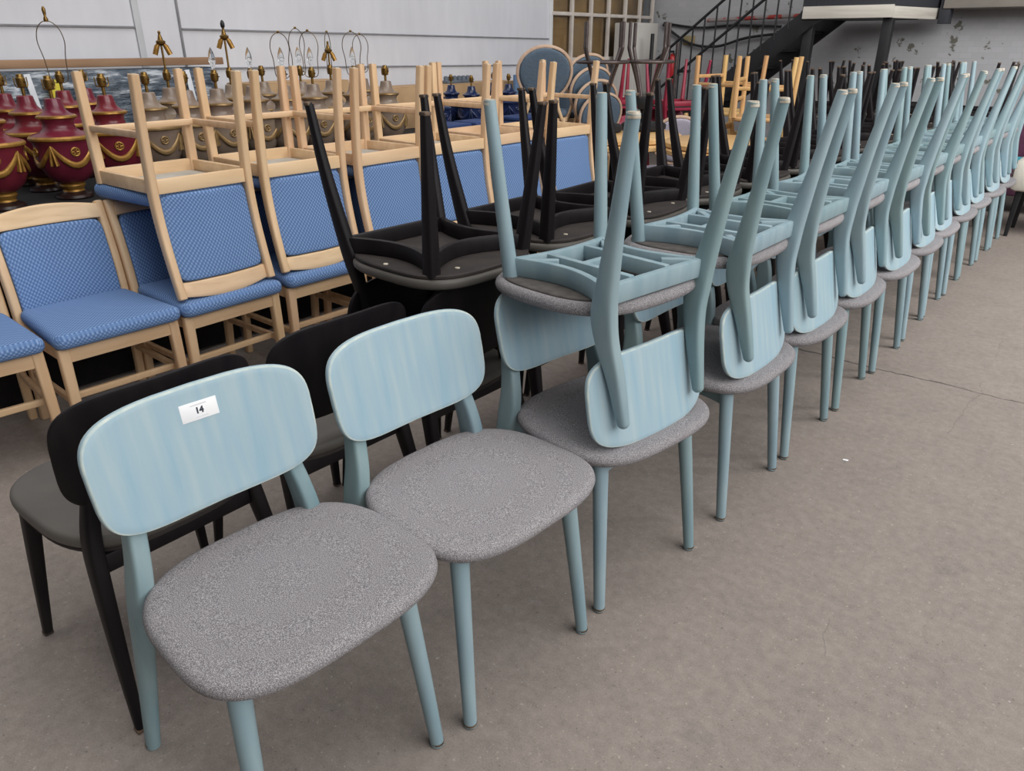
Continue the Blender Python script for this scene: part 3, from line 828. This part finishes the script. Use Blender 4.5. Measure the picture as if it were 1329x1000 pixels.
# ================================================================== OVAL BACK CHAIRS
PALEW = mat('limed_wood', S(190, 158, 134), S(210, 182, 158), .5, scale=14)
def make_oval(FAB):
    r = empty('oval_back_chair')
    seat = MB().slab(superell(.235, .235, 3, 40), .055, .022, lambda u, v, w_: Vector((u+.01, v, .445+w_))).build('seat', FAB, r, 60)
    MB().slab(superell(.24, .24, 3, 40), .036, .006, lambda u, v, w_: Vector((u+.01, v, .398+w_)), steps=1).build('seat_rail', BEECH, r)
    for s in (-1, 1):
        MB().sweep([(.20, s*.19, .0), (.205, s*.195, .40)], [(.011, .011), (.019, .019)], (0, 1, 0), 2, 12).build('leg', BEECH, r)
        MB().sweep(cr([(-.26, s*.18, .0), (-.225, s*.18, .2), (-.215, s*.18, .42)], 3), [(.013, .013)]*4+[(.018, .018)]*3, (0, 1, 0), 2, 12).build('leg', BEECH, r)
        MB().sweep(cr([(-.215, s*.17, .40), (-.225, s*.13, .50), (-.232, s*.12, .58)], 3), (.014, .014), (0, 1, 0), 3, 12).build('back_post', BEECH, r)
    ctr = Vector((-.27, 0, .765))
    def pt(t, k=1): return Vector((-.22-.115*((.765+.215*k*math.sin(t))-.55)/.43, .225*k*math.cos(t)*(1+.10*math.sin(t)), .765+.215*k*math.sin(t)))
    ring = [pt(2*PI*j/40) for j in range(40)]
    MB().sweep(ring, (.013, .013), (1, 0, 0), 3, 10, closed=True).build('back_frame', PALEW, r)
    ol = [(.210*math.cos(2*PI*j/40)*(1+.10*math.sin(2*PI*j/40)), .20*math.sin(2*PI*j/40)) for j in range(40)]
    MB().slab(ol, .05, .02, lambda u, v, w_: Vector((-.22-.115*(.765+v-.55)/.43+w_, u, .765+v)), conc=(.85, .6, .3)).build('back_pad', FAB, r, 60)
    return r
op = make_oval(TEALF)
ov = []
def at_y(px, Y, py=120):
    d = ray(px, py); return d.x*Y/d.y
for (px, Y, rz, n, stk_) in ((742, 6.75, 2.35, 3, 'middle stack'), (782, 6.2, 2.75, 4, 'right stack')):
    for k in range(n): ov.append((at_y(px, Y)+.30*math.cos(rz), Y+.30*math.sin(rz), rz, k, n, stk_.replace('middle', 'left')))
for i, (x, y, rz, k, n, s) in enumerate(ov):
    c = op if i == 0 else dup(op)
    f_ = (.06 if 'left' in s else .085)*k; z = .108*k
    c.location = (x+f_*math.cos(rz), y+f_*math.sin(rz), z+.001); c.rotation_euler = (0, 0, rz)
    tag(c, 'blue grey oval backed chair, %s from the floor in the %s of such chairs' % (ORD[k], s), 'chair', 'oval backed chairs')
bx = empty('plinth_box', (at_y(706, 5.62)+.28*math.cos(2.35), 5.62+.28*math.sin(2.35), 0)); bx.rotation_euler = (0, 0, 2.35)
MB().box((0, 0, .165), (.66, .56, .33), bev=.006).build('box_body', CARD, bx)
MB().box((0, 0, .3375), (.67, .57, .015), bev=.003).build('lid', CARD, bx)
tag(bx, 'low cardboard plinth under the tallest oval backed chair', 'box')
tl = dup(op); tl.location = (bx.location.x, bx.location.y, .3465); tl.rotation_euler = (0, 0, 2.35); tl.scale = (1.05, 1.05, 1.05)
tag(tl, 'tallest oval backed blue grey chair, left of the two stacks of such chairs', 'chair')
lo = make_oval(LILACF); lo.location = (-3.16, 5.97, .001); lo.rotation_euler = (0, 0, 2.3); lo.scale = (.88,)*3
tag(lo, 'oval backed chair with pale lilac grey fabric behind the round wooden tables', 'chair')

# ================================================================== ROUND TABLES, STOOLS, CRIMSON AND OAK CHAIRS
def round_table(x, y, label, k=1.0):
    t = empty('round_table', (x, y, 0))
    MB().lathe([(.41*k, .71), (.425*k, .718), (.425*k, .742), (.41*k, .75)], seg=56).build('table_top', OAKT, t)
    MB().lathe([(.24, 0), (.25, .012), (.22, .03), (.05, .05), (.04, .08), (.038, .68), (.15, .712)], seg=28).build('pedestal', BLACKM, t)
    tag(t, label, 'table')
    s = MB().lathe([(.40*k, .752), (.415*k, .760), (.415*k, .784), (.40*k, .792)], (x-.02, y+.02, 0), seg=56).build('spare_tabletop', OAKT)
    tag(s, 'loose round oak tabletop lying on the %s' % ('table under the bar stools' if 'stools, left' in label else 'table by the black row'), 'tabletop')
round_table(-3.08, 4.98, 'round oak table under the bar stools, left of the blue legs', 1.17)
round_table(-2.22, 5.02, 'round oak table by the black row, right of the stool table')

def make_stool():
    r = empty('bar_stool')                              # built standing, feet at z = 0
    MB().lathe([(.155, .690), (.170, .700), (.170, .728), (.155, .742)], seg=32).build('seat', BLKCLOTH, r)
    MB().box((0, 0, .55), (.10, .10, .09), bev=.01).build('hub', BLACKM, r)
    MB().lathe([(.035, .59), (.032, .68), (.09, .692)], seg=16).build('column', BLACKM, r)
    for k in range(4):
        a = PI/4+k*PI/2; c, s = math.cos(a), math.sin(a)
        P = cr([(.18*c, .18*s, 0), (.18*c, .18*s, .14), (.175*c, .175*s, .19), (.10*c, .10*s, .37), (.05*c, .05*s, .52)], 5)
        MB().sweep(P, (.013, .013), (-s, c, 0), 2, 10).build('leg', STEEL, r)
    ring = [(.184*math.cos(2*PI*j/36), .184*math.sin(2*PI*j/36), .262) for j in range(36)]
    m = MB().sweep(ring, (.011, .011), (0, 0, 1), 2, 8, closed=True)
    for k in range(4):
        a = PI/4+k*PI/2; c, s = math.cos(a), math.sin(a); m.tube([(.135*c, .135*s, .265), (.18*c, .18*s, .262)], .007, 8)
    m.build('foot_ring', STEEL, r)
    return r
sp = make_stool()
s2 = dup(sp)
for o, x, y, rz, lab in ((sp, -3.22, 4.97, .62, 'upside down gunmetal bar stool on the round table, left one'), (s2, -3.03, 5.29, .40, 'upside down gunmetal bar stool on the round table, right one')):
    o.location = (x, y, .7935+.743); o.rotation_euler = (0, PI, rz); tag(o, lab, 'stool', 'upside down bar stools')

cp = make_black_chair(CRIM, CRIMF, BROWNP, CRIM)
CR = [(at_y(810, 7.1), 7.1, -.35), (at_y(876, 7.2), 7.2, -.6)]
for i, (x, y, a) in enumerate(CR):
    c = cp if i == 0 else dup(cp)
    c.location = (x, y, .002); c.rotation_euler = (0, 0, a)
    tag(c, 'upright crimson chair at the bottom of the %s crimson stack' % ('left', 'right')[i], 'chair', 'crimson chairs')
    v = dup(cp); v.location = (x, y, H_K+.003); v.rotation_euler = (0, PI, a)
    tag(v, 'upside down crimson chair with splayed legs on the %s crimson stack' % ('left', 'right')[i], 'chair', 'crimson chairs')

def make_oak():
    r = empty('ladder_back_chair')
    MB().slab(superell(.21, .21, 6, 40), .03, .01, lambda u, v, w_: Vector((u, v, .44+w_))).build('seat', OAK, r, 60)
    for s in (-1, 1):
        MB().sweep([(.19, s*.19, 0), (.185, s*.185, .43)], (.018, .018), (0, 1, 0), 3, 14).build('leg', OAK, r)
        MB().sweep(cr([(-.215, s*.185, 0), (-.195, s*.185, .40), (-.205, s*.185, .60), (-.245, s*.185, .84)], 4), (.017, .017), (0, 1, 0), 3, 14, dome1=.008).build('leg', OAK, r)
        MB().sweep([(.187, s*.187, .22), (-.2, s*.185, .22)], (.014, .009), (0, 0, 1), 4, 12).build('stretcher', OAK, r)
    for z in (.16, .30): MB().sweep([(.187, -.18, z), (.187, .18, z)], (.014, .009), (0, 0, 1), 4, 12).build('stretcher', OAK, r)
    for z, x in ((.60, -.205), (.69, -.218), (.79, -.236)): MB().sweep([(x, -.18, z), (x-.02, 0, z), (x, .18, z)], (.024, .008), (0, 0, 1), 5, 12).build('back_slat', OAK, r)
    return r
okp = make_oak()
OK_ = [(-2.90, 6.40, -.2, 'left'), (-2.42, 6.02, .25, 'right')]
for i, (x, y, a, w_) in enumerate(OK_):
    c = okp if i == 0 else dup(okp)
    c.location = (x, y, .001); c.rotation_euler = (0, 0, a); tag(c, 'upright honey oak ladder back chair under the %s upside down oak chair' % w_, 'chair', 'honey oak chairs')
    v = dup(okp); v.location = (x+.02, y, .455+.85); v.rotation_euler = (0, PI, a); tag(v, 'upside down honey oak chair with rungs, %s one before the stairs' % w_, 'chair', 'honey oak chairs')
# more dark stacks beyond the rows
FARB = [(-2.36, 7.25, .1), (-2.22, 7.85-.02, -.1), (-2.72, 7.85, .1), (-1.72, 7.05+.68, 0), (-1.22, 7.45, .1), (-1.85, 8.35, .2), (-1.38, 8.10, -.1)]
for i, (x, y, a) in enumerate(FARB):
    c = dup(kp); c.location = (x, y, .002); c.rotation_euler = (0, 0, PI+a)
    tag(c, 'upright black chair, %s from the left in the cluster before the far brick wall' % ORD[i], 'chair', 'black chairs before the far wall')
    v = dup(kp); v.location = (x+.028, y, H_K+.003); v.rotation_euler = (0, PI, PI+a)
    tag(v, 'upside down black chair, %s from the left in the cluster before the far brick wall' % ORD[i], 'chair', 'upside down black chairs before the far wall')

# ================================================================== STAIRS, LANDING, FAR WALL FITTINGS
sg = empty('staircase', (-3.4, 8.95, 0))
def L(p): return (p[0]+3.4, p[1]-8.95, p[2])
def za(x): return 1.62+(x+3.12)*.78                     # centre line of the stringers
x0, x1 = -4.82, -2.95
for yy in (8.62, 9.42):
    MB().sweep([L((x0, yy, za(x0)-.02)), L((x1, yy, za(x1)-.02))], (.095, .02), (0, 0, 1), 8, 12).build('stringer', BLACKM, sg)
for k in range(8):
    x = x0+.12+k*.235
    MB().box(L((x, 9.02, za(x)+.02)), (.24, .76, .025), bev=.003).build('tread', BLACKM, sg)
for off in (.55, .92):
    MB().tube([L((x0, 8.60, za(x0)+off)), L((-2.72, 8.60, za(-2.72)+off))], .016, 10).build('handrail', BLACKM, sg)
for k in range(16):
    x = -4.78+k*.137
    MB().tube([L((x, 8.60, za(x)+.03)), L((x, 8.60, za(x)+.92))], .010, 8).build('baluster', BLACKM, sg)
MB().tube([L((-4.52, 8.55, 0)), L((-4.52, 8.55, 1.40))], .022, 10).build('newel_post', STEEL, sg)
MB().tube([L((-4.86, 8.55, 0)), L((-4.86, 8.55, 1.50))], .022, 10).build('newel_post', BLACKM, sg)
tag(sg, 'black metal staircase with thin balusters climbing to the white edged landing', 'staircase')
ld = empty('stair_landing', (-2.5, 9.1, 0))
MB().box((-.19, .05, 1.655), (.84, 1.1, .06), bev=.004).build('deck', BLACKM, ld)
MB().box((-.19, -.515, 1.683), (.88, .03, .115), bev=.004).build('fascia', FASC, ld)
ang = math.atan2(.95, .22)
MB().box((.34, -.02, 1.675), (.97, .03, .105), Matrix.Rotation(ang, 3, 'Z'), bev=.004).build('fascia', FASC, ld)
MB().box((-.19, -.50, 1.98), (.88, .015, .48), bev=.002).box((.345, -.02, 1.96), (.97, .015, .46), Matrix.Rotation(ang, 3, 'Z'), bev=.002).box((.52, .42, 1.72), (.10, .16, .28), bev=.002).build('mesh_guard', MESHD, ld)
for x in (-.57, .20):
    MB().box((x, -.42, .815), (.095, .095, 1.63), bev=.004).build('post', BLACKM, ld)
tag(ld, 'black stair landing on two posts with a white fascia', 'landing')
ex = empty('fire_extinguisher', (-4.98, 9.3, .86))
MB().lathe([(.055, 0), (.062, .01), (.062, .34), (.05, .385), (.022, .405), (.02, .42)], seg=20).build('cylinder', REDP, ex)
MB().box((0, -.02, .44), (.03, .09, .025), bev=.004).build('valve', BLACKM, ex)
MB().sweep(cr([(.02, -.02, .43), (.075, -.03, .36), (.078, -.02, .2), (.07, 0, .08)], 4), (.008, .008), (0, 1, 0), 2, 8).build('hose', BLACKM, ex)
MB().box((0, .07, .2), (.12, .02, .06), bev=.003).box((0, .3, .2), (.03, .46, .03), bev=.003).build('bracket', BLACKM, ex)
tag(ex, 'red fire extinguisher behind the stair balusters', 'fire extinguisher')
cb = empty('meter_cabinet', (-5.22, 8.78, 0))
MB().box((0, 0, 1.215), (.30, .52, .81), bev=.006).build('cabinet_body', CABP, cb)
MB().box((.156, 0, 1.215), (.012, .48, .77), bev=.003).build('door', CABP, cb)
MB().box((0, 0, .405), (.22, .5, .81), bev=.004).build('plinth', CABP, cb)
tag(cb, 'plain grey metal cabinet in front of the window end', 'cabinet')
pp = MB()
pp.tube([(-4.75, 9.72, 1.66), (-3.3, 9.72, 1.70)], .024, 12)
tag(pp.build('wall_pipe', PEELRED), 'red pipe with peeling paint along the far wall behind the stairs', 'pipe')
cb_ = MB()
cb_.tube(cr([(-5.4, 9.76, 1.62), (-5.0, 9.75, 1.40), (-4.6, 9.74, 1.36), (-4.2, 9.75, 1.46), (-3.6, 9.75, 1.52)], 6), .016, 8)
tag(cb_.build('wall_cable', BLACKM), 'black cable sagging across the far wall, lower one', 'cable')
cb2 = MB().tube(cr([(-5.4, 9.78, 1.64), (-4.9, 9.77, 1.58), (-4.4, 9.77, 1.60), (-3.8, 9.77, 1.58)], 6), .014, 8)
tag(cb2.build('wall_cable', BLACKM), 'black cable clipped straight along the far wall, upper one', 'cable')
tag(MB().box((-5.02, 9.80, 1.43), (.16, .006, .11), bev=.001).build('notice', TANP), 'small tan notice on the far wall by the stair foot', 'notice')

# right edge: cream bench and plum sofa
bn = empty('upholstered_bench', (-.28, 7.25, 0))
MB().box((0, 0, .47), (.95, .5, .24), bev=.05).build('seat', CREAM, bn)
for sx in (-.41, .41):
    for sy in (-.19, .19): MB().sweep([(sx, sy, 0), (sx*.97, sy*.97, .36)], [(.014, .014), (.024, .024)], (0, 1, 0), 4, 12).build('leg', BLACKM, bn)
tag(bn, 'cream upholstered bench with black legs at the right edge', 'bench')
sf = empty('sofa', (-.35, 8.35, 0))
MB().box((0, 0, .30), (1.3, .7, .28), bev=.03).build('base', PURPLE, sf)
MB().box((0, .28, .62), (1.3, .16, .40), bev=.04).build('backrest', PURPLE, sf)
MB().box((0, -.36, .47), (1.3, .02, .06), bev=.006).build('trim', TEAL, sf)
for sx in (-.6, .6):
    for sy in (-.28, .28): MB().box((sx, sy, .08), (.05, .05, .16), bev=.004).build('leg', BLACKM, sf)
tag(sf, 'plum sofa with a teal strip behind the cream bench', 'sofa')

# small litter on the open floor
for x, y, sc_, m_, lab in ((-.555, 2.62, 1, WHITEST, 'tiny white paper scrap on the floor near the third stack'), (-.02, 1.02, .9, DUST, 'small dark pebble on the floor at the lower right')):
    lt = MB().slab(superell(.010*sc_, .006*sc_, 2.4, 16), .003, .001, lambda u, v, w_: Vector((u, v+.3*u, .0022+w_+.1*u*u)), steps=1).build('paper_scrap' if 'paper' in lab else 'pebble', m_)
    lt.location = (x, y, 0); tag(lt, lab, 'paper' if 'paper' in lab else 'stone')
